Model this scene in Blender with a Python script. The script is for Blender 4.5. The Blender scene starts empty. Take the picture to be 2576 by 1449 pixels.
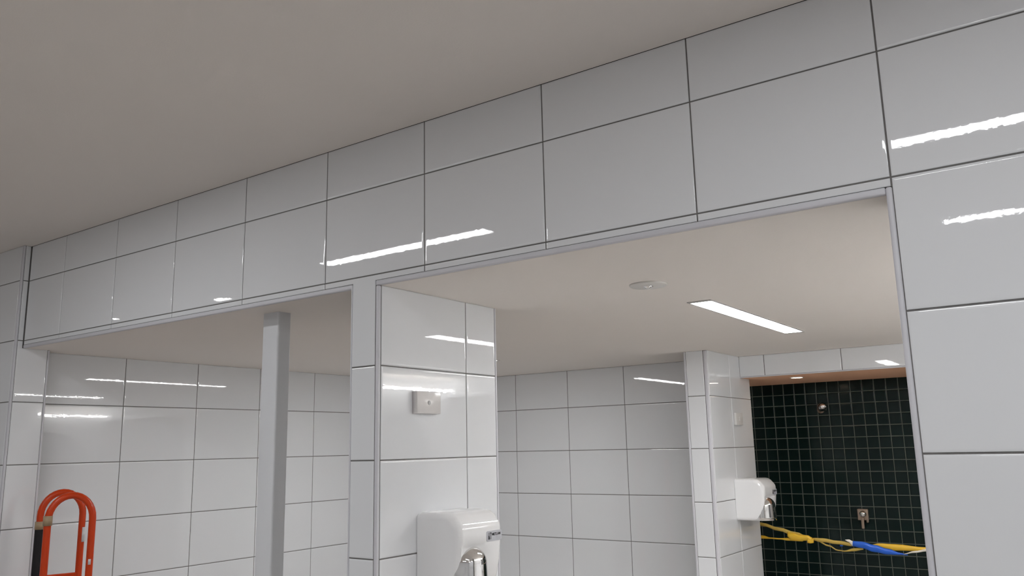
import bpy, bmesh, math, random
from mathutils import Matrix, Vector, Quaternion
random.seed(7)
sc = bpy.context.scene
col = sc.collection

# ------------------------------------------------------------------ camera
CAM = Vector((0.3174, -1.9151, -0.5678))
YAW, PITCH, ROLL, FPX = 0.6128, 0.1903, -0.0222, 2077.06
cam_d = bpy.data.cameras.new('camera')
cam_d.sensor_width = 36.0
cam_d.lens = 36.0 * FPX / 2576.0
cam_d.clip_start = 0.01
cam = bpy.data.objects.new('camera', cam_d)
col.objects.link(cam)
cam.matrix_world = Matrix.Translation(CAM) @ (Matrix.Rotation(YAW, 4, 'Z') @ Matrix.Rotation(math.pi / 2 + PITCH, 4, 'X') @ Matrix.Rotation(ROLL, 4, 'Z'))
sc.camera = cam

# ------------------------------------------------------------------ world, exposure
w = bpy.data.worlds.new('world')
sc.world = w
w.use_nodes = True
w.node_tree.nodes['Background'].inputs[0].default_value = (0.05, 0.05, 0.05, 1)
w.node_tree.nodes['Background'].inputs[1].default_value = 0.0
sc.view_settings.view_transform = 'Standard'
sc.view_settings.look = 'None'
sc.view_settings.gamma = 1.0
sc.view_settings.use_curve_mapping = False
sc.view_settings.exposure = 0.06
LAMP_FRONT = 38.0      # radiance of the line lights in the front room
LAMP_INNER = 43.0      # radiance of the line lights in the inner room
LAMP_FILL = 155.0     # added unseen fill strip at the front end of the inner right wall, lights bench and ceiling
LAMP_WASH_DIM = 50.0        # thin wall washer on the right wall of the inner room
LAMP_SPOT = 40.0       # small round downlights
sc.cycles.use_denoising = True
sc.cycles.max_bounces = 14
sc.cycles.diffuse_bounces = 8
sc.cycles.glossy_bounces = 6
sc.cycles.caustics_reflective = False

# ------------------------------------------------------------------ geometry constants (metres; z = 0 is the lower tile joint of the bulkhead)
TW, TH = 0.4548, 0.30            # tile module
JT = 0.0042                      # joint width
ZF = -2.10                       # floor
ZC = 0.478                       # ceiling of the front room
ZS = -0.0368                     # ceiling of the inner room / soffit
XL = -3.9825                     # reveal on the left of the openings
XSIDE = -4.0858                  # left wall of the inner room
XJ = -1.5611                     # dryer side of the pier
YB = 3.1821                      # back wall
XP = -1.5246                     # dryer side of the far pier
YP = 2.655                       # front of the far pier
XR = 0.77                        # right wall of the inner room
ZSH = -0.171                     # shower ceiling
YM = 4.03                        # shower back wall
REC = 0.0028                     # how far joints lie behind the tile faces

# ------------------------------------------------------------------ materials
def nodes(m):
    m.use_nodes = True
    return m.node_tree.nodes, m.node_tree.links, m.node_tree.nodes['Principled BSDF']

def mat(name, rgb, rough=0.5, metal=0.0, spec=0.5, var=0.0, vscale=8.0, bump=0.0, bscale=60.0, emit=None, coat=0.0):
    m = bpy.data.materials.new(name)
    N, L, b = nodes(m)
    b.inputs['Base Color'].default_value = (*rgb, 1)
    b.inputs['Roughness'].default_value = rough
    b.inputs['Metallic'].default_value = metal
    b.inputs['Specular IOR Level'].default_value = spec
    b.inputs['Coat Weight'].default_value = coat
    tc = N.new('ShaderNodeTexCoord')
    if var > 0:
        n = N.new('ShaderNodeTexNoise'); n.inputs['Scale'].default_value = vscale; n.inputs['Detail'].default_value = 4
        L.new(tc.outputs['Object'], n.inputs['Vector'])
        mx = N.new('ShaderNodeMix'); mx.data_type = 'RGBA'
        mx.inputs[6].default_value = (*[max(0, c * (1 - var)) for c in rgb], 1)
        mx.inputs[7].default_value = (*[min(1, c * (1 + var)) for c in rgb], 1)
        L.new(n.outputs['Fac'], mx.inputs[0]); L.new(mx.outputs[2], b.inputs['Base Color'])
    if bump > 0:
        n = N.new('ShaderNodeTexNoise'); n.inputs['Scale'].default_value = bscale; n.inputs['Detail'].default_value = 2
        L.new(tc.outputs['Object'], n.inputs['Vector'])
        bp = N.new('ShaderNodeBump'); bp.inputs['Strength'].default_value = 1.0; bp.inputs['Distance'].default_value = bump
        L.new(n.outputs['Fac'], bp.inputs['Height']); L.new(bp.outputs['Normal'], b.inputs['Normal'])
    if emit is not None:
        b.inputs['Emission Color'].default_value = (*emit[0], 1)
        b.inputs['Emission Strength'].default_value = emit[1]
    return m

M = {}
M['tile'] = mat('glazed_white_tile', (0.765, 0.782, 0.805), 0.018, spec=0.55, bump=0.000028, bscale=70.0)
_n = M['tile'].node_tree; _g = _n.nodes.new('ShaderNodeNewGeometry')
for _x in _n.nodes:
    if _x.type == 'TEX_NOISE': _n.links.new(_g.outputs['Position'], _x.inputs['Vector'])
M['grout'] = mat('grey_grout', (0.16, 0.155, 0.15), 0.9, var=0.25, vscale=30, bump=0.0006, bscale=300)
M['paint'] = mat('matt_ceiling_paint', (0.80, 0.755, 0.715), 0.85, spec=0.25, var=0.012, vscale=3, bump=0.0003, bscale=180)
M['tan'] = mat('tan_soffit_paint', (0.80, 0.47, 0.30), 0.8, spec=0.25, var=0.03, vscale=4)
M['trim'] = mat('satin_silver_trim', (0.62, 0.62, 0.66), 0.42, metal=0.0, spec=0.4, var=0.03, vscale=20)
M['post'] = mat('grey_post_paint', (0.70, 0.715, 0.74), 0.42, spec=0.4, var=0.03, vscale=10, bump=0.0002, bscale=90)
M['mosaic'] = mat('dark_green_mosaic', (0.005, 0.0125, 0.0115), 0.14, spec=0.22, var=0.35, vscale=3.0, bump=0.0003, bscale=40)
M['mgrout'] = mat('pale_mosaic_grout', (0.105, 0.115, 0.095), 0.9, var=0.3, vscale=12)
M['enamel'] = mat('white_enamel', (0.87, 0.875, 0.885), 0.08, spec=0.5, coat=0.3, var=0.01)
M['chrome'] = mat('polished_chrome', (0.86, 0.85, 0.84), 0.05, metal=1.0, var=0.02)
M['dull_chrome'] = mat('dull_chrome', (0.40, 0.31, 0.24), 0.32, metal=0.9, var=0.05)
M['plastic'] = mat('offwhite_plastic', (0.70, 0.68, 0.67), 0.18, var=0.05, vscale=25, bump=0.0012, bscale=22)
M['plastic_w'] = mat('white_plastic', (0.74, 0.735, 0.72), 0.3, var=0.02, vscale=25)
M['button_pale'] = mat('pale_grey_cover', (0.66, 0.645, 0.62), 0.5, var=0.02)
M['button'] = mat('grey_button', (0.42, 0.42, 0.42), 0.35, var=0.05)
M['orange'] = mat('orange_powder_coat', (0.52, 0.043, 0.004), 0.26, spec=0.35, var=0.06, vscale=14)
M['rubber'] = mat('black_rubber', (0.012, 0.011, 0.012), 0.8, spec=0.3, var=0.2, vscale=40)
M['packtape'] = mat('brown_packing_tape', (0.34, 0.25, 0.15), 0.35, var=0.15, vscale=60)
M['sticker'] = mat('white_sticker', (0.62, 0.61, 0.62), 0.4, var=0.2, vscale=90)
M['steel'] = mat('galvanised_steel', (0.5, 0.5, 0.5), 0.4, metal=0.8, var=0.08)
M['yellow'] = mat('yellow_barrier_tape', (0.72, 0.44, 0.03), 0.35, var=0.12, vscale=30)
M['yellow_pale'] = mat('yellow_tape_back', (0.52, 0.36, 0.07), 0.4, var=0.12, vscale=30)
M['blue'] = mat('blue_barrier_tape', (0.012, 0.10, 0.52), 0.3, var=0.15, vscale=30)
M['whitetape'] = mat('white_tape', (0.78, 0.72, 0.64), 0.4, var=0.08, vscale=30)
M['plate'] = mat('silver_badge', (0.52, 0.53, 0.57), 0.35, metal=0.15, var=0.04, vscale=40)
M['plate_rim'] = mat('badge_edge', (0.60, 0.60, 0.63), 0.4, metal=0.1, var=0.04)
M['ink'] = mat('black_print', (0.02, 0.02, 0.025), 0.5, var=0.1)
M['inkgrey'] = mat('grey_print', (0.24, 0.24, 0.26), 0.45, var=0.1)
M['panel'] = mat('dark_grey_panel', (0.13, 0.13, 0.135), 0.5, var=0.03)
M['cavity'] = mat('dark_cavity', (0.03, 0.03, 0.03), 0.5, var=0.1)
M['led_front'] = mat('cool_diffuser_front', (0.9, 0.9, 0.9), 0.5, emit=((0.965, 0.98, 1.0), LAMP_FRONT))
M['led_inner'] = mat('cool_diffuser_inner', (0.9, 0.9, 0.9), 0.5, emit=((0.985, 0.99, 0.985), LAMP_INNER))
M['led_fill'] = mat('added_fill_glow', (0.9, 0.9, 0.9), 0.5, emit=((1.0, 0.99, 0.97), LAMP_FILL))
M['led_dim'] = mat('dim_washer_glow', (0.9, 0.9, 0.9), 0.5, emit=((1.0, 0.99, 0.97), LAMP_WASH_DIM))
M['led_spot'] = mat('downlight_glow', (0.9, 0.9, 0.9), 0.5, emit=((1.0, 0.985, 0.96), LAMP_SPOT))
M['led_warm'] = mat('warm_downlight_glow', (0.9, 0.9, 0.9), 0.5, emit=((1.0, 0.80, 0.58), 30.0))
M['frame'] = mat('grey_lamp_frame', (0.42, 0.41, 0.40), 0.5, metal=0.1, var=0.03)

def plaster_tiles():   # walls outside the frame: white tiles too far round the corner to build singly
    m = bpy.data.materials.new('distant_white_tiling')
    N, L, b = nodes(m)
    tc = N.new('ShaderNodeTexCoord'); br = N.new('ShaderNodeTexBrick')
    mp = N.new('ShaderNodeMapping'); L.new(tc.outputs['UV'], mp.inputs[0]); L.new(mp.outputs[0], br.inputs['Vector'])
    br.offset = 0.0
    br.inputs['Scale'].default_value = 1.0
    br.inputs['Color1'].default_value = (0.77, 0.78, 0.79, 1); br.inputs['Color2'].default_value = (0.76, 0.77, 0.785, 1)
    br.inputs['Mortar'].default_value = (0.16, 0.155, 0.15, 1)
    br.inputs['Mortar Size'].default_value = 0.004; br.inputs['Brick Width'].default_value = TW; br.inputs['Row Height'].default_value = TH
    L.new(br.outputs['Color'], b.inputs['Base Color'])
    b.inputs['Roughness'].default_value = 0.08
    return m
M['farwall'] = plaster_tiles()

def floor_mat():
    m = bpy.data.materials.new('grey_floor_tiles')
    N, L, b = nodes(m)
    tc = N.new('ShaderNodeTexCoord'); br = N.new('ShaderNodeTexBrick'); br.offset = 0.0
    L.new(tc.outputs['Object'], br.inputs['Vector'])
    br.inputs['Scale'].default_value = 1.0
    br.inputs['Color1'].default_value = (0.46, 0.43, 0.405, 1); br.inputs['Color2'].default_value = (0.44, 0.415, 0.39, 1)
    br.inputs['Mortar'].default_value = (0.12, 0.115, 0.11, 1)
    br.inputs['Mortar Size'].default_value = 0.004; br.inputs['Brick Width'].default_value = 0.3; br.inputs['Row Height'].default_value = 0.3
    L.new(br.outputs['Color'], b.inputs['Base Color'])
    b.inputs['Roughness'].default_value = 0.55
    return m
M['floor'] = floor_mat()

# ------------------------------------------------------------------ helpers
def link(name, me, parent=None, m=None):
    o = bpy.data.objects.new(name, me)
    col.objects.link(o)
    if m is not None and me is not None and len(me.materials) == 0:
        me.materials.append(m)
    if parent is not None:
        o.parent = parent
    return o

def tag(o, label=None, cat=None, group=None, kind=None):
    if label: o['label'] = label
    if cat: o['category'] = cat
    if group: o['group'] = group
    if kind: o['kind'] = kind
    return o

def empty(name, loc=(0, 0, 0), rot=None):
    o = bpy.data.objects.new(name, None)
    o.empty_display_size = 0.05
    o.location = loc
    if rot is not None: o.matrix_world = Matrix.Translation(Vector(loc)) @ rot.to_4x4()
    col.objects.link(o)
    return o

def from_bm(name, bm, m, parent=None, smooth=False):
    me = bpy.data.meshes.new(name)
    bmesh.ops.recalc_face_normals(bm, faces=bm.faces)
    bm.to_mesh(me); bm.free()
    for p in me.polygons: p.use_smooth = smooth
    return link(name, me, parent, m)

def add_box(bm, lo, hi):
    vs = [bm.verts.new((x, y, z)) for z in (lo[2], hi[2]) for y in (lo[1], hi[1]) for x in (lo[0], hi[0])]
    for f in ((0, 2, 3, 1), (4, 5, 7, 6), (0, 1, 5, 4), (2, 6, 7, 3), (0, 4, 6, 2), (1, 3, 7, 5)):
        bm.faces.new([vs[i] for i in f])
    return vs

def boxes(name, lst, m, parent=None, bevel=0.0, seg=2, smooth=False):
    bm = bmesh.new()
    for lo, hi in lst: add_box(bm, lo, hi)
    if bevel > 0:
        bmesh.ops.bevel(bm, geom=list(bm.edges), offset=bevel, segments=seg, affect='EDGES', profile=0.5)
    return from_bm(name, bm, m, parent, smooth)

def uv_boxes(o):     # metric box-projected UVs
    me = o.data
    uv = me.uv_layers.new(name='UVMap')
    for p in me.polygons:
        n = p.normal
        for li in p.loop_indices:
            v = me.vertices[me.loops[li].vertex_index].co
            if abs(n.z) > 0.7: t = (v.x, v.y)
            elif abs(n.x) > 0.7: t = (v.y, v.z)
            else: t = (v.x, v.z)
            uv.data[li].uv = (t[0] + 50, t[1] + 30)

def struct(name, lst, m, label, cat, bevel=0.0):
    o = boxes(name, lst, m, None, bevel)
    return tag(o, label, cat, None, 'structure')

# ---- tiles: one mesh per size, pillowed edges, true normals
_tcache = {}
def tile_mesh(wd, ht, m, pil=0.007, drop=0.0007):
    k = (round(wd, 4), round(ht, 4), m.name)
    if k in _tcache: return _tcache[k]
    pil = min(pil, 0.2 * min(wd, ht))
    rings = [(0.0, -REC - 0.001, (1, 0, 0)), (0.0, -drop - 0.0006, (0.80, 0.60, 0)), (0.0014, -drop * 0.55, (0.25, 0.968, 0)), (pil, 0.0, (0.0, 1.0, 0))]
    V, NRM, F = [], [], []
    for ins, z, (nh, nv, _) in rings:
        for sx, sy in ((-1, -1), (1, -1), (1, 1), (-1, 1)):
            V.append((sx * (wd / 2 - ins), sy * (ht / 2 - ins), z))
            NRM.append(Vector((sx * nh * 0.7071, sy * nh * 0.7071, nv)).normalized())
    for r in range(3):
        for i in range(4):
            j = (i + 1) % 4
            F.append((4 * r + i, 4 * r + j, 4 * r + 4 + j, 4 * r + 4 + i))
    F.append((12, 13, 14, 15))
    me = bpy.data.meshes.new('tile')
    me.from_pydata(V, [], F); me.update()
    side = {0: (0, -1), 1: (1, 0), 2: (0, 1), 3: (-1, 0)}
    ln = []
    for p in me.polygons:
        p.use_smooth = True
        for li in p.loop_indices:
            vi = me.loops[li].vertex_index
            if p.index == 12: ln.append((0, 0, 1))
            else:
                s = side[p.index % 4]; r = rings[vi // 4][2]
                ln.append(tuple(Vector((s[0] * r[0], s[1] * r[0], r[1])).normalized()))
    me.normals_split_custom_set(ln)
    me.materials.append(m)
    _tcache[k] = me
    return me

def frame_of(n):      # local x = along the wall, y = up, z = out of the wall
    n = Vector(n); up = Vector((0, 0, 1)); x = up.cross(n)
    return Matrix((x, up, n)).transposed()

def tile(parent, n, plane, u0, u1, z0, z1, m=None, joint=JT, tilt=0.0010, name='tile'):
    """n: outward normal (axis aligned); plane: coordinate of the faces; u0..u1 world x or y span between joint centres"""
    m = m or M['tile']
    wd, ht = (u1 - u0) - joint, (z1 - z0) - joint
    if wd < 0.004 or ht < 0.004: return
    o = bpy.data.objects.new(name, tile_mesh(wd, ht, m))
    col.objects.link(o)
    o.parent = parent
    c = (u0 + u1) / 2
    loc = (plane, c, (z0 + z1) / 2) if abs(n[0]) > 0.5 else (c, plane, (z0 + z1) / 2)
    t = min(tilt, 0.0006 / max(wd, ht) * 2)
    R = frame_of(n) @ Matrix.Rotation(random.uniform(-t, t), 3, 'X') @ Matrix.Rotation(random.uniform(-t, t), 3, 'Y')
    o.matrix_world = Matrix.Translation(Vector(loc)) @ R.to_4x4()
    return o

ROWS = [-TH * k for k in range(0, 8)]       # 0, -0.3 ... -2.1

# ================================================================== SETTING: big shells
fl = struct('floor', [((-6.6, -4.3, ZF - 0.12), (4.5, 4.2, ZF))], M['floor'], 'grey tiled floor running through both rooms', 'floor')
ce = struct('ceiling', [((-6.6, -4.3, ZC), (4.5, 0.0, ZC + 0.1))], M['paint'], 'plain matt ceiling over the front room above the tiled bulkhead', 'ceiling')
ci = struct('ceiling.001', [((XSIDE - 0.02, 0.014, ZS), (XR + 0.02, YB, ZS + 0.09))], M['paint'], 'plain lower ceiling of the inner room holding the slim line light', 'ceiling')
cs = struct('ceiling.002', [((-2.0, YB + 0.012, ZSH), (XR + 0.02, YM + 0.05, ZSH + 0.1))], M['tan'], 'tan soffit over the dark shower recess', 'ceiling')

# front wall: bulkhead + left nib + right pier, the grey backing shows as the joints
wf = struct('wall_front', [
    ((XL, REC, ZS + 0.09), (0.0, 0.12, ZC)), ((XL, REC, -0.0205), (0.0, 0.0135, ZS + 0.09)),
    ((0.0, REC, ZF), (4.4, 0.13, ZC))], M['grout'], 'white tiled bulkhead and right-hand wall around the two openings', 'wall')
VX = [-(9 - i) * TW for i in range(1, 20)]           # joints v1 .. beyond
us = [XL + 0.004] + VX
for a, b in zip(us[:-1], us[1:]):
    b2 = b
    if a >= 4.4: break
    b2 = min(b, 4.4)
    tile(wf, (0, -1, 0), 0.0, a, b2, TH, ZC + JT / 2 - 0.001)
    tile(wf, (0, -1, 0), 0.0, a, b2, 0.0, TH)
    if b2 <= 0.001:
        if abs(a - VX[4]) > 0.01:                    # strip along the lower edge, not where the pier tile joins it
            tile(wf, (0, -1, 0), 0.0, a, b2, -0.0205 - JT / 2 + 0.0008, 0.0)
    else:
        for z1, z0 in zip(ROWS[:-1], ROWS[1:]):
            tile(wf, (0, -1, 0), 0.0, max(a, 0.0015 - JT / 2), b2, z0, z1)

# left nib with its reveal
wl = struct('wall_nib', [((-6.5, -0.036 + REC, ZF), (XL - REC, 0.13, ZC))], M['grout'], 'narrow white tiled nib at the far left end of the bulkhead', 'wall')
rowsn = [ZC + JT / 2 - 0.001, TH] + ROWS
nx = [-6.5, -5.82, -5.365, -4.91, -4.456, -3.9995]
for z1, z0 in zip(rowsn[:-1], rowsn[1:]):
    for a, b in zip(nx[:-1], nx[1:]):
        tile(wl, (0, -1, 0), -0.036, a, b, z0, z1)
    if z0 > -0.01:
        tile(wl, (1, 0, 0), XL, -0.0265, 0.0005, z0, z1, tilt=0)
    else:
        tile(wl, (1, 0, 0), XL, -0.0265, 0.1215, z0, z1 if z1 < -0.01 else ZS + 0.002)
tile(wl, (1, 0, 0), XL, -0.0265, 0.0005, ZS - 0.0035, 0.0, tilt=0)

# pier between the two openings
wp = struct('wall_pier', [((-1.6845, REC, ZF), (XJ - REC, 0.640, ZS - 0.0002))], M['grout'], 'white tiled pier between the two openings, hand dryer on its side', 'wall')
X5, X6 = VX[4], VX[5]
def poly_tile(parent, pts, m):
    bm = bmesh.new()
    f = bm.faces.new([bm.verts.new((x, 0.0, z)) for x, z in pts])
    r = bmesh.ops.extrude_face_region(bm, geom=[f])
    for e in r['geom']:
        if isinstance(e, bmesh.types.BMVert): e.co.y = -0.0
    back = [v for v in bm.verts if v not in [q for q in r['geom'] if isinstance(q, bmesh.types.BMVert)]]
    for v in back: v.co.y = REC + 0.001
    top = [e for e in bm.edges if all(abs(v.co.y) < 1e-6 for v in e.verts)]
    bmesh.ops.bevel(bm, geom=top, offset=0.0016, segments=2, affect='EDGES', profile=0.5)
    return from_bm('tile', bm, m, parent)
h2 = JT / 2
poly_tile(wp, [(X5 + h2, -h2), (X5 + h2, -0.0197), (-1.6815, -0.0197), (-1.6815, -TH + h2), (-1.5772, -TH + h2), (-1.5772, -0.0197), (X6 - h2, -0.0197), (X6 - h2, -h2)], M['tile'])
for z1, z0 in zip(ROWS[1:-1], ROWS[2:]):
    tile(wp, (0, -1, 0), 0.0, -1.6815 - h2, -1.5772 + h2, z0, z1)
for z1, z0 in zip([ZS + 0.0015] + ROWS[1:-1], ROWS[1:]):
    tile(wp, (1, 0, 0), XJ, 0.0135, 0.4553, z0, z1)
    tile(wp, (1, 0, 0), XJ, 0.4553, 0.634, z0, z1)

# left side wall of the inner room
ws = struct('wall_left', [((XSIDE - 0.15, 0.131, ZF), (XSIDE - REC, YB, ZS))], M['grout'], 'long white tiled side wall seen through the left opening', 'wall')
sy = [0.131] + [0.597 + TW * k for k in range(6)] + [YB + 0.001]
for z1, z0 in zip([ZS + 0.0015] + ROWS[1:-1], ROWS[1:]):
    for a, b in zip(sy[:-1], sy[1:]):
        tile(ws, (1, 0, 0), XSIDE, a, b, z0, z1)

# back wall
wb = struct('wall_back', [((XSIDE, YB + REC, ZF), (-1.67, YB + 0.15, ZS + 0.05))], M['grout'], 'white tiled back wall of the inner room beyond the dryer', 'wall')
bx = [XSIDE, -3.7103, -3.2555, -2.8007, -2.3459, -1.8911, -1.67]
for z1, z0 in zip([ZS + 0.0015] + ROWS[1:-1], ROWS[1:]):
    for a, b in zip(bx[:-1], bx[1:]):
        tile(wb, (0, -1, 0), YB, a, b, z0, z1)

# far pier
wq = struct('wall_far_pier', [((-1.6665, YP + REC, ZF), (XP - REC, 3.352, ZS - 0.0002))], M['grout'], 'white tiled far pier in front of the shower recess', 'wall')
for z1, z0 in zip([ZS + 0.0015] + ROWS[1:-1], ROWS[1:]):
    tile(wq, (0, -1, 0), YP, -1.6555, -1.5465, z0, z1)
    tile(wq, (1, 0, 0), XP, YP + 0.013, 3.005, z0, z1)
    tile(wq, (1, 0, 0), XP, 3.005, 3.354, z0, z1)

# bulkhead over the shower
wk = struct('wall_shower_bulkhead', [((XP - 0.002, YB + REC, -0.1645), (XR, YB + 0.012, ZS + 0.05))], M['grout'], 'low white tiled bulkhead over the dark shower recess', 'wall')
kx = [XP, -1.3645, -0.9035, -0.4487, 0.006, 0.461, XR]
for a, b in zip(kx[:-1], kx[1:]):
    tile(wk, (0, -1, 0), YB, a, b, -0.166, ZS + 0.0015)

# right wall of the inner room and the walls outside the frame
for nm, lo, hi, lb in (
        ('wall_right', (XR, 0.131, ZF), (XR + 0.15, YM + 0.15, ZS + 0.05), 'white tiled right wall of the inner room, out of frame'),
        ('wall_rear', (-6.6, -4.4, ZF), (4.5, -4.25, ZC), 'white tiled rear wall of the front room behind the camera'),
        ('wall_far_left', (-6.65, -4.3, ZF), (-6.5, 0.1, ZC), 'white tiled left wall of the front room, out of frame'),
        ('wall_far_right', (4.4, -4.3, ZF), (4.55, 0.0, ZC), 'white tiled right wall of the front room, out of frame'),
        ('wall_shower_left', (-2.05, YB + 0.16, ZF), (-1.90, YM + 0.1, ZSH), 'left wall of the shower recess, hidden by the far pier')):
    o = struct(nm, [(lo, hi)], M['farwall'], lb, 'wall')
    uv_boxes(o)

# shower wall of small dark mosaic
wm = struct('wall_shower', [((-1.95, YM + REC, ZF), (XR, YM + 0.12, ZSH))], M['mgrout'], 'shower wall of small dark green square mosaic with pale joints', 'wall')
PM = 0.0757
MX0, MZ0 = -1.6735, -0.2478
mjt = 0.0052
n_m = 0
rest = bmesh.new()
for r in range(0, 25):
    z1 = MZ0 + PM * (1 - r); z0 = z1 - PM
    if z0 < ZF: break
    if r == 0: z1 = ZSH + mjt / 2
    for c in range(-4, 32):
        a = MX0 + PM * c; b = a + PM
        if b > XR: continue
        if r <= 17 and -2 <= c <= 14:
            if c == 14 and r < 3: pass
            if n_m < 300:
                tile(wm, (0, -1, 0), YM, a, b, z0, z1, M['mosaic'], joint=mjt, tilt=0.004, name='mosaic_tile'); n_m += 1
                continue
        add_box(rest, (a + mjt / 2, YM, z0 + mjt / 2), (b - mjt / 2, YM + REC + 0.0005, z1 - mjt / 2))
o = from_bm('mosaic_field', rest, M['mosaic'], wm)
o['kind'] = 'stuff'

# trims
def trim(name, lo, hi, label, bev=0.004):
    o = boxes(name, [(lo, hi)], M['trim'], None, bev, 3, True)
    return tag(o, label, 'trim', None, 'structure')
E = 0.0006
trim('trim_1', (XL + 0.002, -E, ZS - 0.0005), (-1.6845, 0.014, -0.0205), 'silver edge trim under the bulkhead along the left opening')
trim('trim_2', (-1.5752, -E, ZS - 0.0005), (-0.0135, 0.014, -0.0205), 'silver edge trim under the bulkhead along the right opening')
trim('trim_3', (-1.6885, -E, ZF), (-1.6825, 0.012, -0.0225), 'thin silver corner trim on the left edge of the pier', 0.002)
trim('trim_4', (-1.5752, -E, ZF), (XJ + E, 0.0128, ZS - 0.001), 'silver corner trim between pier face and the dryer side', 0.005)
trim('trim_5', (XJ - 0.01, 0.634, ZF), (XJ + E, 0.642, ZS - 0.001), 'thin silver trim on the far edge of the pier', 0.002)
trim('trim_6', (-0.0135, -E, ZF), (0.0002, 0.013, -0.0205), 'silver corner trim down the right side of the right opening', 0.005)
trim('trim_7', (-3.9995, -0.036 - E, ZF), (XL + E, -0.0255, ZC), 'silver corner trim on the front edge of the left nib', 0.005)
trim('trim_8', (XL - 0.012, 0.1215, ZF), (XL + E, 0.131, ZS - 0.001), 'silver trim on the far edge of the left nib', 0.003)
trim('trim_9', (-1.668, YP - E, ZF), (-1.6555, YP + 0.012, ZS - 0.001), 'silver trim on the left edge of the far pier', 0.003)
trim('trim_10', (-1.5465, YP - E, ZF), (XP + E, YP + 0.013, ZS - 0.001), 'silver corner trim of the far pier beside the far hand dryer', 0.006)
trim('trim_11', (XP, YB - E, ZSH - 0.0015), (XR, YB + 0.012, -0.1645), 'silver edge trim under the shower bulkhead', 0.003)

# ================================================================== LAMPS
def line_light(x0, x1, y0, y1, z, m, label, group):
    """recessed line light; the diffuser sits just under the ceiling inside a grey frame"""
    c = ((x0 + x1) / 2, (y0 + y1) / 2, z)
    t = tag(empty('line_light', c), label, 'light', group)
    hx, hy = (x1 - x0) / 2, (y1 - y0) / 2
    fr = 0.006; en = 0.022
    ex, ey = (en, fr) if hx > hy else (fr, en)
    boxes('frame', [((-hx, -hy, -0.0035), (-hx + ex, hy, 0.0)), ((hx - ex, -hy, -0.0035), (hx, hy, 0.0)),
                    ((-hx + ex, -hy, -0.0035), (hx - ex, -hy + ey, 0.0)), ((-hx + ex, hy - ey, -0.0035), (hx - ex, hy, 0.0))], M['frame'], t)
    bm = bmesh.new()
    add_box(bm, (-hx + ex, -hy + ey, -0.003), (hx - ex, hy - ey, -0.0002))
    vert = [e for e in bm.edges if abs(e.verts[0].co.z - e.verts[1].co.z) > 0.001]
    bmesh.ops.bevel(bm, geom=vert, offset=0.012, segments=3, affect='EDGES', profile=0.5)
    from_bm('diffuser', bm, m, t)
    return t
line_light(-0.932, -0.836, 1.025, 2.235, ZS, M['led_inner'], 'slim bright line light lit in the lower ceiling beyond the right opening', 'inner line lights')
line_light(-2.785, -2.695, 1.06, 2.225, ZS, M['led_inner'], 'slim line light mostly hidden behind the white pier', 'inner line lights')
line_light(-3.21, -2.00, -1.275, -1.175, ZC, M['led_front'], 'front room line light mirrored in the bulkhead left of centre', 'front line lights')
line_light(-0.215, 0.995, -1.245, -1.145, ZC, M['led_front'], 'front room line light mirrored highest in the right wall', 'front line lights')
line_light(-0.225, 0.985, -2.57, -2.47, ZC, M['led_front'], 'front room line light mirrored lower in the right wall', 'front line lights')
line_light(-3.21, -2.00, -2.57, -2.47, ZC, M['led_front'], 'added unseen fill light behind the one mirrored in the bulkhead', 'front line lights')  # added to brighten the left end; its mirror image falls inside the opening
line_light(2.78, 3.99, -1.245, -1.145, ZC, M['led_front'], 'added unseen fill light off to the right, nearer the tiled wall', 'front line lights')  # added out of view to lift the right side of the front room
line_light(2.78, 3.99, -2.57, -2.47, ZC, M['led_front'], 'added unseen fill light off to the right, farther from the tiled wall', 'front line lights')  # second added fill light, same purpose as the one before

def disc(bm, r, z0, z1, n=32, cx=0, cy=0):
    bot = [bm.verts.new((cx + r * math.cos(2 * math.pi * i / n), cy + r * math.sin(2 * math.pi * i / n), z0)) for i in range(n)]
    top = [bm.verts.new((v.co.x, v.co.y, z1)) for v in bot]
    bm.faces.new(bot); bm.faces.new(top)
    for i in range(n): bm.faces.new((bot[i], bot[(i + 1) % n], top[(i + 1) % n], top[i]))

def lathe(bm, prof, n=24, cx=0, cy=0):
    rings = []
    for r, z in prof:
        rings.append([bm.verts.new((cx + r * math.cos(2 * math.pi * i / n), cy + r * math.sin(2 * math.pi * i / n), z)) for i in range(n)] if r > 1e-6 else [bm.verts.new((cx, cy, z))])
    for a, b in zip(rings[:-1], rings[1:]):
        for i in range(n):
            j = (i + 1) % n
            if len(a) == 1 and len(b) == 1: continue
            if len(a) == 1: bm.faces.new((a[0], b[j], b[i]))
            elif len(b) == 1: bm.faces.new((a[i], a[j], b[0]))
            else: bm.faces.new((a[i], a[j], b[j], b[i]))

def downlight(x, y, z, r, m, label, group=None):
    t = tag(empty('downlight', (x, y, z)), label, 'light', group)
    bm = bmesh.new(); lathe(bm, [(r, 0), (r * 1.25, 0), (r * 1.25, -0.003), (r, -0.004), (r, 0)]); from_bm('rim', bm, M['plastic_w'], t, True)
    bm = bmesh.new(); disc(bm, r, -0.0025, -0.0004); from_bm('lens', bm, m, t)
downlight(-4.56, -1.55, ZC, 0.075, M['led_spot'], 'front room downlight mirrored low in the bulkhead left of the post', 'front downlights')
downlight(-5.83, -1.47, ZC, 0.03, M['led_spot'], 'front room downlight mirrored faintly at the bulkhead left end', 'front downlights')
downlight(-1.246, 3.44, ZSH, 0.035, M['led_warm'], 'small warm downlight in the tan soffit over the shower')

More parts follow.
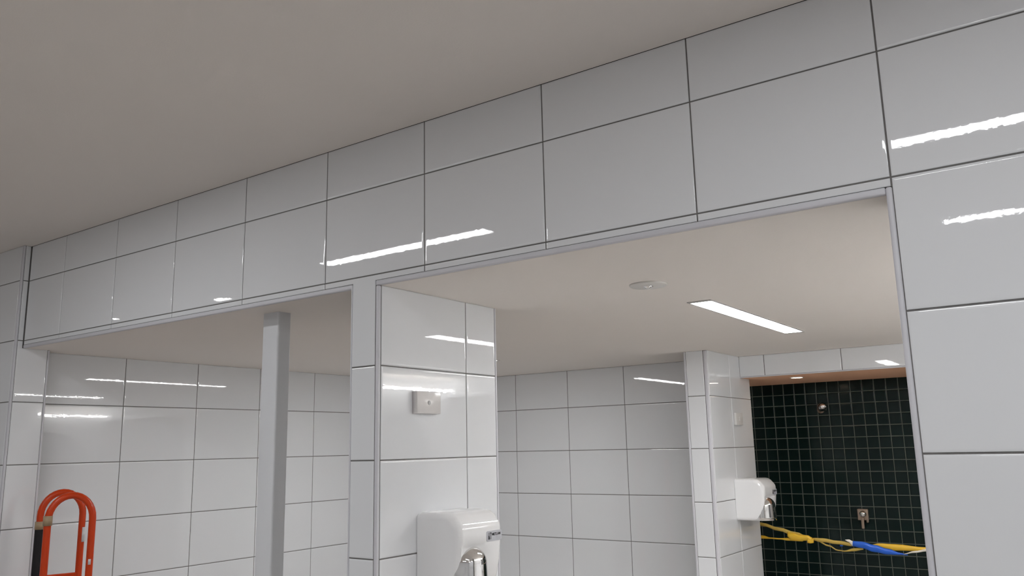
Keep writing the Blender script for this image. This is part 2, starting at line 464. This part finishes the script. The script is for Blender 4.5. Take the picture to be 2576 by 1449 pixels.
# emergency spot in the inner ceiling
t = tag(empty('emergency_light', (-0.886, 0.600, ZS)), 'flat white round emergency light in the lower ceiling near the line light', 'light')
bm = bmesh.new(); lathe(bm, [(0.0, 0.0), (0.064, 0.0), (0.064, -0.0030), (0.061, -0.0060), (0.016, -0.0064), (0.0, -0.0064)], 40); from_bm('cover', bm, M['button_pale'], t, True)
bm = bmesh.new(); lathe(bm, [(0.0155, -0.004), (0.0155, -0.0085), (0.012, -0.0095), (0.0115, -0.0048)], 28); from_bm('bezel', bm, M['chrome'], t, True)
bm = bmesh.new(); lathe(bm, [(0.0115, -0.0046), (0.009, -0.011), (0.004, -0.0135), (0, -0.014)], 20, -0.002, 0); from_bm('lens', bm, M['chrome'], t, True)
bm = bmesh.new(); disc(bm, 0.0045, -0.0095, -0.0042, 14, -0.013, 0.012); from_bm('indicator', bm, M['cavity'], t)

# thin wall washer and arch-topped panel on the right wall (seen as reflections in the glazed tiles); strong strip and bench are added for fill light
for yc, hl, mm, lb in ((1.02, 0.80, M['led_fill'], 'added strong fill strip, unseen, near the front end of the inner right wall'),
                       (2.74, 0.42, M['led_dim'], 'thin linear washer light mirrored as a fine line above the near wall plate')):
    t = tag(empty('wall_washer', (XR, yc, -0.13)), lb, 'light', 'wall washers')
    boxes('housing', [((-0.010, -hl, -0.004), (0.0, hl, 0.016))], M['frame'], t)
    if mm is M['led_fill']: boxes('lip', [((-0.064, -hl, -0.012), (-0.060, hl, 0.022))], M['frame'], t)  # added lip keeps the strong strip's direct light off the pier
    boxes('diffuser', [((-0.0598, -hl + 0.01, 0.0), (-0.0102, hl - 0.01, 0.010))], mm, t)
vb = tag(empty('bounce_bench', (XR, 1.65, -1.25)), 'added white bench-shaped reflector along the inner right wall, out of frame', 'bench')  # added as a reflector, bounces light up to the inner ceiling
boxes('top', [((-0.60, -1.42, -0.04), (-0.001, 1.42, 0.0))], M['enamel'], vb, 0.004)
boxes('front_panel', [((-0.56, -1.40, -0.85), (-0.52, 1.40, -0.04))], M['plastic_w'], vb)
boxes('end_panel', [((-0.52, -1.40, -0.85), (-0.001, -1.36, -0.04))], M['plastic_w'], vb)
boxes('end_panel', [((-0.52, 1.36, -0.85), (-0.001, 1.40, -0.04))], M['plastic_w'], vb)
bm = bmesh.new()
pts = [(-0.345, -0.55)] + [(-0.345 * math.cos(math.pi * i / 24), 0.345 * math.sin(math.pi * i / 24)) for i in range(25)] + [(0.345, -0.55)]
f = bm.faces.new([bm.verts.new((0, p, q)) for p, q in pts])
r = bmesh.ops.extrude_face_region(bm, geom=[f])
for e in r['geom']:
    if isinstance(e, bmesh.types.BMVert): e.co.x = -0.012
o = from_bm('arched_panel', bm, M['panel'])
o.location = (XR - 0.001, 2.585, -0.645)
tag(o, 'dark grey arch-topped panel on the inner right wall, mirrored in the tiles', 'panel')

# ================================================================== STEEL POST
bm = bmesh.new(); add_box(bm, (-0.0465, -0.032, ZF), (0.0465, 0.032, ZS))
vert = [e for e in bm.edges if abs(e.verts[0].co.z - e.verts[1].co.z) > 0.5]
bmesh.ops.bevel(bm, geom=vert, offset=0.009, segments=4, affect='EDGES', profile=0.5)
o = from_bm('steel_post', bm, M['post'], None, False)
for p in o.data.polygons: p.use_smooth = abs(p.normal.z) < 0.5
o.data.set_sharp_from_angle(angle=math.radians(30)) if hasattr(o.data, 'set_sharp_from_angle') else None
o.location = (-2.2625, 0.158, 0)
tag(o, 'grey painted square steel post standing in the left opening', 'post')

# ================================================================== HAND DRYERS
def dryer(x, y, z, label):
    """local: x = out of the wall, y = along the wall, z = up; origin at the rear top near edge"""
    t = tag(empty('hand_dryer', (x, y, z)), label, 'hand dryer', 'white wall hand dryers')
    W, Hh = 0.252, 0.240
    # body: side profile swept across with rounded corners
    prof = [(0.0, 0.0), (0.110, 0.0), (0.130, -0.004), (0.146, -0.014), (0.164, -0.034), (0.1705, -0.044), (0.1725, -0.056),
            (0.1718, -0.098), (0.1714, -0.104), (0.1710, -0.112), (0.166, -0.160), (0.156, -0.205), (0.150, -0.222), (0.140, -0.234), (0.125, -Hh), (0.0, -Hh)]
    R = 0.027                                   # corner radius towards the sides
    bm = bmesh.new()
    rows = []
    st = []
    for i in range(7):
        a = math.pi / 2 * i / 6
        st.append((R * (1 - math.sin(a)) if False else R * (1 - math.cos(a)) , R * (1 - math.sin(a))))
    half = [(u, d) for u, d in st]               # u from the side face, d = how far the outline draws in
    stations = half + [(0.138, 0.0), (0.146, 0.0)] + [(W - u, d) for u, d in reversed(half)]
    for u, d in stations:
        row = []
        for px, pz in prof:
            # shrink the outline by d towards an inner spine, the back stays on the wall
            k = min(1.0, px / 0.06)
            top = max(0.0, 1 - (-pz) / 0.06); bot = max(0.0, 1 - (Hh + pz) / 0.06)
            fx = px - d * k * min(1.0, max(0.0, (px - 0.09) / 0.05)) * 1.0
            taper = 0.010 * px / 0.17
            if 0.020 < u < 0.142 and pz < -0.102 and px > 0.12: fx -= 0.004
            uu = W / 2 + (u - W / 2) * (1 - 2 * taper / W)
            row.append(bm.verts.new((max(0.0, fx), uu, pz - d * 0.75 * top + d * 0.75 * bot)))
        rows.append(row)
    for a, b in zip(rows[:-1], rows[1:]):
        for i in range(len(prof) - 1):
            bm.faces.new((a[i], a[i + 1], b[i + 1], b[i]))
        bm.faces.new((a[-1], a[0], b[0], b[-1]))
    bm.faces.new(rows[0]); bm.faces.new(list(reversed(rows[-1])))
    body = from_bm('body', bm, M['enamel'], t, True)
    body.data.set_sharp_from_angle(angle=math.radians(50))
    # backplate
    boxes('backplate', [((-0.0005, 0.006, -Hh + 0.02), (0.004, W - 0.006, -0.02))], M['button'], t)
    # chrome nozzle: half dome that runs down into a hooded skirt
    cu, cx = 0.084, 0.130
    bm = bmesh.new()
    rings = []
    N = 28
    for s in range(13):
        if s <= 8:
            a = math.pi / 2 * (1 - s / 8)
            rz, rr = -0.163 + 0.060 * math.sin(a), math.cos(a)
        else:
            rz, rr = -0.163 - 0.075 * (s - 8) / 4, 1.0 + 0.05 * (s - 8) / 4
        ring = []
        if rr < 1e-4:
            ring = [bm.verts.new((cx + 0.012, cu, rz))]
        else:
            for i in range(N):
                th = 2 * math.pi * i / N
                lean = 0.012 * (1 - min(1, s / 8))
                ring.append(bm.verts.new((cx + lean + 0.074 * rr * math.cos(th), cu + 0.072 * rr * math.sin(th), rz)))
        rings.append(ring)
    for a, b in zip(rings[:-1], rings[1:]):
        for i in range(N):
            j = (i + 1) % N
            if len(a) == 1: bm.faces.new((a[0], b[i], b[j]))
            else: bm.faces.new((a[i], b[i], b[j], a[j]))
    nz = from_bm('nozzle', bm, M['chrome'], t, True)
    so = nz.modifiers.new('shell', 'SOLIDIFY'); so.thickness = 0.003; so.offset = -1
    nz['label'] = 'polished chrome nozzle hood'
    # badge with emblem and lettering
    xb, yb, zb = 0.1722, 0.190, -0.083
    tl = math.radians(2.0)
    bd = boxes('badge', [((-0.001, -0.042, -0.0165), (0.0012, 0.042, 0.0165))], M['plate'], t, 0.0006)
    bm = bmesh.new()
    q = 0.0055; hw, hh = 0.042, 0.0165
    pts = []
    for sx, sz, a0 in ((1, 1, 0), (-1, 1, 90), (-1, -1, 180), (1, -1, 270)):
        for i in range(5):
            a = math.radians(a0 + 22.5 * i)
            pts.append((sx * (hw - q) + q * math.cos(a), sz * (hh - q) + q * math.sin(a)))
    f = bm.faces.new([bm.verts.new((-0.0012, p, s)) for p, s in pts])
    r = bmesh.ops.extrude_face_region(bm, geom=[f])
    for e in r['geom']:
        if isinstance(e, bmesh.types.BMVert): e.co.x = 0.0009
    bm2 = bmesh.new(); bd_me = bpy.data.meshes.new('badge'); bmesh.ops.recalc_face_normals(bm, faces=bm.faces); bm.to_mesh(bd_me); bm.free(); bm2.free()
    bd_me.materials.append(M['plate']); bd.data = bd_me
    bd.location = (xb, yb, zb)
    bd['label'] = 'silver badge with dark lettering'
    def flat(name, polys, m, x):
        bm = bmesh.new()
        for P in polys:
            f = bm.faces.new([bm.verts.new((x, p, s)) for p, s in P])
        o = from_bm(name, bm, m, bd)
        for p in o.data.polygons:
            pass
        return o
    # emblem: grey square with black upper-right and lower-left lobes
    flat('emblem', [[(-0.034, -0.0105), (-0.016, -0.0105), (-0.016, 0.0115), (-0.034, 0.0115)]], M['inkgrey'], 0.0012)
    ur = [(-0.016, 0.0115), (-0.0255, 0.0115)] + [(-0.0255 + 0.0095 * math.sin(math.radians(a)), 0.0095 - 0.008 * (1 - math.cos(math.radians(a)))) for a in range(15, 91, 15)]
    ll = [(-0.034, -0.0105), (-0.0250, -0.0105)] + [(-0.034 + 0.009 * math.cos(math.radians(a)), -0.0065 + 0.0085 * math.sin(math.radians(a))) for a in range(0, 91, 15)]
    flat('emblem', [ur, ll], M['ink'], 0.0015)
    cu_ = bpy.data.curves.new('lettering', 'FONT')
    cu_.body = 'METLAM'; cu_.size = 0.0118; cu_.align_x = 'LEFT'; cu_.extrude = 0.00015; cu_.offset = 0.00022
    tmp = bpy.data.objects.new('lettering_tmp', cu_); col.objects.link(tmp)
    bpy.context.view_layer.update()
    me = bpy.data.meshes.new_from_object(tmp.evaluated_get(bpy.context.evaluated_depsgraph_get()))
    bpy.data.objects.remove(tmp)
    me.name = 'lettering'
    xs = [v.co.x for v in me.vertices]; sx = 0.046 / (max(xs) - min(xs)); mnx = min(xs)
    for v in me.vertices: v.co.x = (v.co.x - mnx) * sx
    me.materials.clear(); me.materials.append(M['ink'])
    o = link('lettering', me, bd)
    o.matrix_local = Matrix.Translation((0.0015, -0.0125, 0.0012)) @ Matrix(((0, 0, 1, 0), (1, 0, 0, 0), (0, 1, 0, 0), (0, 0, 0, 1)))
    return t
dryer(XJ + 0.0016, 0.184, -0.772, 'white hand dryer with chrome nozzle on the side of the near pier')
dryer(XP + 0.0016, 2.954, -0.782, 'white hand dryer on the far pier beside the dark shower recess')

# ================================================================== WALL PLATES
def wall_plate(x, y0, y1, z0, z1, th, mm, label, name, oval=True):
    c = (x, (y0 + y1) / 2, (z0 + z1) / 2)
    t = tag(empty(name, c), label, 'wall plate')
    hy, hz = (y1 - y0) / 2, (z1 - z0) / 2
    bm = bmesh.new(); vs = add_box(bm, (0, -hy, -hz), (th, hy, hz))
    for v in bm.verts:
        if v.co.x > th * 0.5: v.co.y *= 0.985; v.co.z *= 0.975
    bmesh.ops.bevel(bm, geom=[e for e in bm.edges if max(v.co.x for v in e.verts) > th * 0.5], offset=0.0028, segments=3, affect='EDGES', profile=0.5)
    o = from_bm('plate', bm, mm, t, True)
    if oval:
        bm = bmesh.new(); n = 24
        a = [bm.verts.new((th - 0.001, 0.0072 * math.cos(2 * math.pi * i / n), 0.0078 * math.sin(2 * math.pi * i / n) * (1.0))) for i in range(n)]
        b = [bm.verts.new((th + 0.0018, v.co.y * 0.88, v.co.z * 0.88)) for v in a]
        bm.faces.new(b)
        for i in range(n): bm.faces.new((a[i], a[(i + 1) % n], b[(i + 1) % n], b[i]))
        from_bm('button', bm, M['button'], t, False)
    else:
        boxes('rocker', [((th - 0.001, -0.008, -0.012), (th + 0.002, 0.008, 0.012))], M['plastic_w'], t, 0.0008)
    return t
wall_plate(XJ + 0.0004, 0.162, 0.286, -0.452, -0.377, 0.021, M['plastic'], 'off-white wall plate with grey oval button above the near dryer', 'switch_plate')
wall_plate(XP + 0.0004, 3.020, 3.140, -0.466, -0.391, 0.016, M['plastic_w'], 'white wall plate above the far dryer on the far pier', 'switch_plate', False)

# ================================================================== SHOWER FITTINGS
t = tag(empty('shower_rose', (-1.262, YM, -0.345)), 'small dull metal shower rose on the dark mosaic', 'shower head')
bm = bmesh.new()
def tube(bm, pts, rad, n=12, closed=False, cap=True):
    rings = []
    up0 = None
    for i, p in enumerate(pts):
        p = Vector(p)
        a = Vector(pts[max(0, i - 1)]); b = Vector(pts[min(len(pts) - 1, i + 1)])
        d = (b - a).normalized()
        if up0 is None:
            up0 = d.orthogonal().normalized()
        up0 = (up0 - d * up0.dot(d)).normalized()
        s = d.cross(up0)
        r = rad[i] if isinstance(rad, (list, tuple)) else rad
        rings.append([bm.verts.new(p + (up0 * math.cos(2 * math.pi * k / n) + s * math.sin(2 * math.pi * k / n)) * r) for k in range(n)])
    for a, b in zip(rings[:-1], rings[1:]):
        for k in range(n): bm.faces.new((a[k], a[(k + 1) % n], b[(k + 1) % n], b[k]))
    if cap:
        bm.faces.new(rings[0]); bm.faces.new(list(reversed(rings[-1])))
tube(bm, [(-0.012, 0, -0.016), (-0.012, -0.005, -0.016)], 0.024, 20); from_bm('flange', bm, M['dull_chrome'], t, True)
bm = bmesh.new(); tube(bm, [(-0.012, -0.004, -0.016), (-0.010, -0.022, -0.006), (-0.002, -0.038, 0.006), (0.008, -0.047, 0.008)], [0.019, 0.019, 0.020, 0.022], 20); from_bm('arm', bm, M['dull_chrome'], t, True)
bm = bmesh.new(); tube(bm, [(0.004, -0.040, 0.008), (0.012, -0.050, 0.005), (0.019, -0.060, -0.004), (0.022, -0.066, -0.012)], [0.018, 0.027, 0.030, 0.027], 20); from_bm('rose', bm, M['chrome'], t, True)

t = tag(empty('shower_tap', (-1.06, YM, -1.055)), 'square brushed shower tap with lever below on the dark mosaic', 'tap')
boxes('backplate', [((-0.034, -0.030, -0.036), (0.034, 0.0, 0.036))], M['dull_chrome'], t, 0.004)
boxes('lever', [((-0.010, -0.050, -0.088), (0.008, -0.030, -0.02))], M['dull_chrome'], t, 0.003)
bm = bmesh.new(); tube(bm, [(0.004, -0.028, 0.006), (0.004, -0.046, 0.004), (0.006, -0.056, 0.0)], [0.022, 0.021, 0.014], 18); from_bm('knob', bm, M['chrome'], t, True)
boxes('spout', [((0.020, -0.036, -0.050), (0.034, -0.012, -0.030))], M['dull_chrome'], t, 0.003)

# ================================================================== BARRIER TAPE
YT = 3.43
Rw = cam.matrix_world.to_3x3()
def at(px, py, y):      # where a line of sight of the survey photograph meets the vertical plane y
    d = Rw @ Vector(((px - 1288) / FPX, -(py - 724.5) / FPX, -1.0))
    return CAM + d * ((y - CAM.y) / d.y)
tp = tag(empty('barrier_tape', (-1.0, YT, -1.2)), 'twisted yellow and blue barrier tape strung across the shower recess', 'barrier tape')
def ribbon(name, pts, m, y=YT, thick=0.0012, ext0=None, ext1=None, label=None):
    """pts: (px, py top, py bottom, dy) stations along the ribbon; ribbon edges become a thin solid strip with ripples"""
    bm = bmesh.new(); A = []
    st = []
    for i in range(len(pts) - 1):
        a, b = pts[i], pts[i + 1]
        for k in range(4):
            f = k / 4; g = f * f * (3 - 2 * f)
            st.append([a[0] + (b[0] - a[0]) * f, a[1] + (b[1] - a[1]) * g, a[2] + (b[2] - a[2]) * g, a[3] + (b[3] - a[3]) * f])
    st.append(list(pts[-1]))
    rows = []
    if ext0 is not None:
        p, q = at(st[0][0], st[0][1], y + st[0][3]), at(st[0][0], st[0][2], y + st[0][3])
        rows.append((p + Vector(ext0), q + Vector(ext0)))
    for s in st:
        rip = 0.003 * math.sin(s[0] * 0.21)
        rows.append((at(s[0], s[1], y + s[3] + rip), at(s[0], s[2], y + s[3] - rip)))
    if ext1 is not None:
        s = st[-1]
        rows.append((at(s[0], s[1], y + s[3]) + Vector(ext1), at(s[0], s[2], y + s[3]) + Vector(ext1)))
    fr, bk = [], []
    for p, q in rows:
        o3 = Vector((0, thick, 0)); c = tp.location
        mid = (p + q) / 2 + Vector((0, -0.002, 0))
        fr.append([bm.verts.new(v - c) for v in (p, mid, q)]); bk.append([bm.verts.new(v + o3 - c) for v in (p, mid, q)])
    for i in range(len(rows) - 1):
        for k in range(2):
            bm.faces.new((fr[i][k], fr[i][k + 1], fr[i + 1][k + 1], fr[i + 1][k]))
            bm.faces.new((bk[i][k], bk[i + 1][k], bk[i + 1][k + 1], bk[i][k + 1]))
        bm.faces.new((fr[i][0], fr[i + 1][0], bk[i + 1][0], bk[i][0]))
        bm.faces.new((fr[i][2], bk[i][2], bk[i + 1][2], fr[i + 1][2]))
    for i in (0, -1):
        bm.faces.new((fr[i][0], fr[i][1], bk[i][1], bk[i][0])); bm.faces.new((fr[i][1], fr[i][2], bk[i][2], bk[i][1]))
    o = from_bm(name, bm, m, tp, True)
    if label: o['label'] = label
    return o
ribbon('yellow_strand', [(1917, 1315, 1323, 0.0), (1960, 1327, 1336, 0.0), (2000, 1338, 1349, -0.004), (2040, 1352, 1362, -0.004)], M['yellow_pale'], ext0=(-0.14, 0.004, 0.03))
ribbon('yellow_strand', [(1919, 1347, 1355, 0.006), (1938, 1352, 1355.5, 0.006), (1962, 1354, 1357, 0.004), (1982, 1353, 1360, 0.002), (2020, 1352, 1362, 0.0)], M['yellow'], ext0=(-0.14, -0.004, 0.005))
ribbon('knot', [(1981, 1338, 1350, -0.012), (1992, 1341, 1360, -0.018), (2010, 1345, 1361, -0.022), (2030, 1347, 1360, -0.022), (2040, 1352, 1362, -0.018), (2046, 1357, 1366, -0.012)], M['yellow'], thick=0.018, label='bunched knot in the tape')
ribbon('loose_end', [(2031, 1357, 1366, -0.024), (2039, 1358, 1367, -0.026), (2046, 1354, 1366, -0.024)], M['yellow'])
ribbon('yellow_strand', [(2045, 1353, 1360, 0.0), (2070, 1354, 1364, 0.0), (2105, 1360, 1369, 0.002), (2146, 1366, 1374.5, 0.002)], M['yellow_pale'])
ribbon('yellow_strand', [(2055, 1358, 1362, 0.008), (2085, 1371, 1375, 0.010), (2108, 1383, 1386, 0.012), (2125, 1385, 1388, 0.010), (2148, 1379, 1387, 0.008), (2172, 1377, 1383, 0.008)], M['yellow_pale'])
ribbon('white_strand', [(2126, 1357.5, 1359, -0.006), (2135, 1357, 1364, -0.006), (2145, 1361, 1374, -0.006)], M['whitetape'], label='white end of the tape')
ribbon('blue_strand', [(2143, 1361, 1374, -0.004), (2165, 1362, 1378, -0.006), (2200, 1371, 1389, -0.008), (2235, 1381, 1395, -0.006), (2265, 1391, 1396, -0.002), (2284, 1395, 1397, 0.0)], M['blue'], label='blue length of the tape')
ribbon('blue_strand', [(2113, 1371, 1374.5, 0.004), (2121, 1372, 1374, 0.004)], M['blue'])
ribbon('yellow_strand', [(2188, 1371, 1373, 0.006), (2210, 1367, 1379, 0.004), (2250, 1369, 1385, 0.002), (2330, 1377, 1387, 0.0)], M['yellow'], ext1=(1.30, 0.0, -0.05))
ribbon('white_strand', [(2274, 1393, 1394, -0.004), (2300, 1386, 1391, -0.004), (2332, 1381, 1387, -0.004)], M['whitetape'], ext1=(1.30, 0.0, -0.05))

# ================================================================== HAND TRUCK
AX = Vector((-0.952, 0.306, 0.0)); BX = Vector((0.306, 0.952, 0.0))
def atd(px, py, depth):
    return CAM + (Rw @ Vector(((px - 1288) / FPX, -(py - 724.5) / FPX, -1.0))) * depth
NEAR = atd(182, 1246, 3.72); FAR = atd(160, 1238, 3.96)
org = Vector((NEAR.x, NEAR.y, ZF))
Rt = Matrix((AX, BX, Vector((0, 0, 1)))).transposed()
ht = tag(empty('hand_truck', org, Rt), 'orange tubular hand truck with black grip standing in the left opening', 'hand truck')
Ri = Rt.inverted()
def loc(p): return Ri @ (p - org)
TR = 0.0152
def hoop(top, half, rad, zlow):
    c = loc(top); pts = []
    ztop = c.z
    pts.append((c.x, c.y - half, zlow))
    pts.append((c.x, c.y - half, ztop - rad - 0.25))
    for i in range(17):
        a = math.pi * (1 - i / 16)
        pts.append((c.x, c.y + half * math.cos(a), ztop - rad + rad * math.sin(a)))
    pts.append((c.x, c.y + half, ztop - rad - 0.25))
    pts.append((c.x, c.y + half, zlow))
    return c, pts
HW = 0.090
cN, pN = hoop(NEAR, HW, 0.105, 0.06)
cF, pF = hoop(FAR, HW, 0.105, 0.06)
bm = bmesh.new(); tube(bm, pN, TR, 14); o = from_bm('handle', bm, M['orange'], ht, True); o['label'] = 'nearer orange tube hoop handle'
bm = bmesh.new(); tube(bm, pF, TR, 14); o = from_bm('handle', bm, M['orange'], ht, True); o['label'] = 'farther orange tube hoop handle'
# sleeve, bands, stickers
zt = cF.z
bm = bmesh.new(); tube(bm, [(cF.x, cF.y - HW, zt - 0.152), (cF.x, cF.y - HW, zt - 0.62)], 0.0185, 14); o = from_bm('grip', bm, M['rubber'], ht, True); o['label'] = 'black foam grip'
bm = bmesh.new(); tube(bm, [(cF.x, cF.y - HW, zt - 0.130), (cF.x, cF.y - HW, zt - 0.166)], 0.0205, 14); from_bm('tape_band', bm, M['packtape'], ht, True)
bm = bmesh.new(); tube(bm, [(cN.x, cN.y - HW, cN.z - 0.084), (cN.x, cN.y - HW, cN.z - 0.126)], 0.0190, 14); from_bm('tape_band', bm, M['packtape'], ht, True)
def patch(c, y, z0, z1, a0, a1, rr, m, name):
    bm = bmesh.new(); n = 8; A = []
    for i in range(n + 1):
        a = math.radians(a0 + (a1 - a0) * i / n)
        A.append([bm.verts.new((c.x + rr * math.cos(a), y + rr * math.sin(a), z)) for z in (z0, z1)])
    for i in range(n): bm.faces.new((A[i][0], A[i + 1][0], A[i + 1][1], A[i][1]))
    o = from_bm(name, bm, m, ht, True)
    so = o.modifiers.new('thick', 'SOLIDIFY'); so.thickness = 0.0006; so.offset = 1
    return o
patch(cF, cF.y + HW, zt - 0.236, zt - 0.168, 85, 180, TR + 0.0004, M['sticker'], 'sticker')
patch(cN, cN.y + HW, cN.z - 0.306, cN.z - 0.282, 172, 212, TR + 0.0004, M['sticker'], 'sticker')
# rungs, axle, wheels, toe plate below the frame
boxes('rung', [((cF.x - 0.012, cF.y - HW, zt - 0.455), (cF.x + 0.012, cF.y + HW, zt - 0.375))], M['orange'], ht, 0.004)
boxes('bracket', [((cN.x - 0.016, cN.y - HW - 0.006, cN.z - 0.56), (cN.x + 0.018, cN.y - HW + 0.022, cN.z - 0.365))], M['orange'], ht, 0.003)
for zz in (0.22, 0.62, 0.98):
    for sgn in (-1,):
        bm = bmesh.new(); tube(bm, [(cN.x, cN.y + sgn * HW, zz), (cF.x, cF.y + sgn * HW, zz)], 0.011, 10); from_bm('rung', bm, M['orange'], ht, True)
bm = bmesh.new(); tube(bm, [(cN.x - 0.10, cN.y + HW, 0.11), (cF.x + 0.10, cF.y + HW, 0.11)], 0.009, 10); from_bm('axle', bm, M['steel'], ht, True)
for xx in (cN.x - 0.075, cF.x + 0.045):
    bm = bmesh.new(); tube(bm, [(xx, cN.y + HW, 0.11), (xx + 0.008, cN.y + HW, 0.11), (xx + 0.030, cN.y + HW, 0.11), (xx + 0.038, cN.y + HW, 0.11)], [0.095, 0.11, 0.11, 0.095], 24); from_bm('wheel', bm, M['rubber'], ht, True)
boxes('toe_plate', [((cN.x - 0.02, cN.y - HW - 0.20, 0.0), (cF.x + 0.02, cN.y - HW + 0.02, 0.008)), ((cN.x - 0.02, cN.y - HW + 0.012, 0.0), (cF.x + 0.02, cN.y - HW + 0.02, 0.12))], M['steel'], ht)
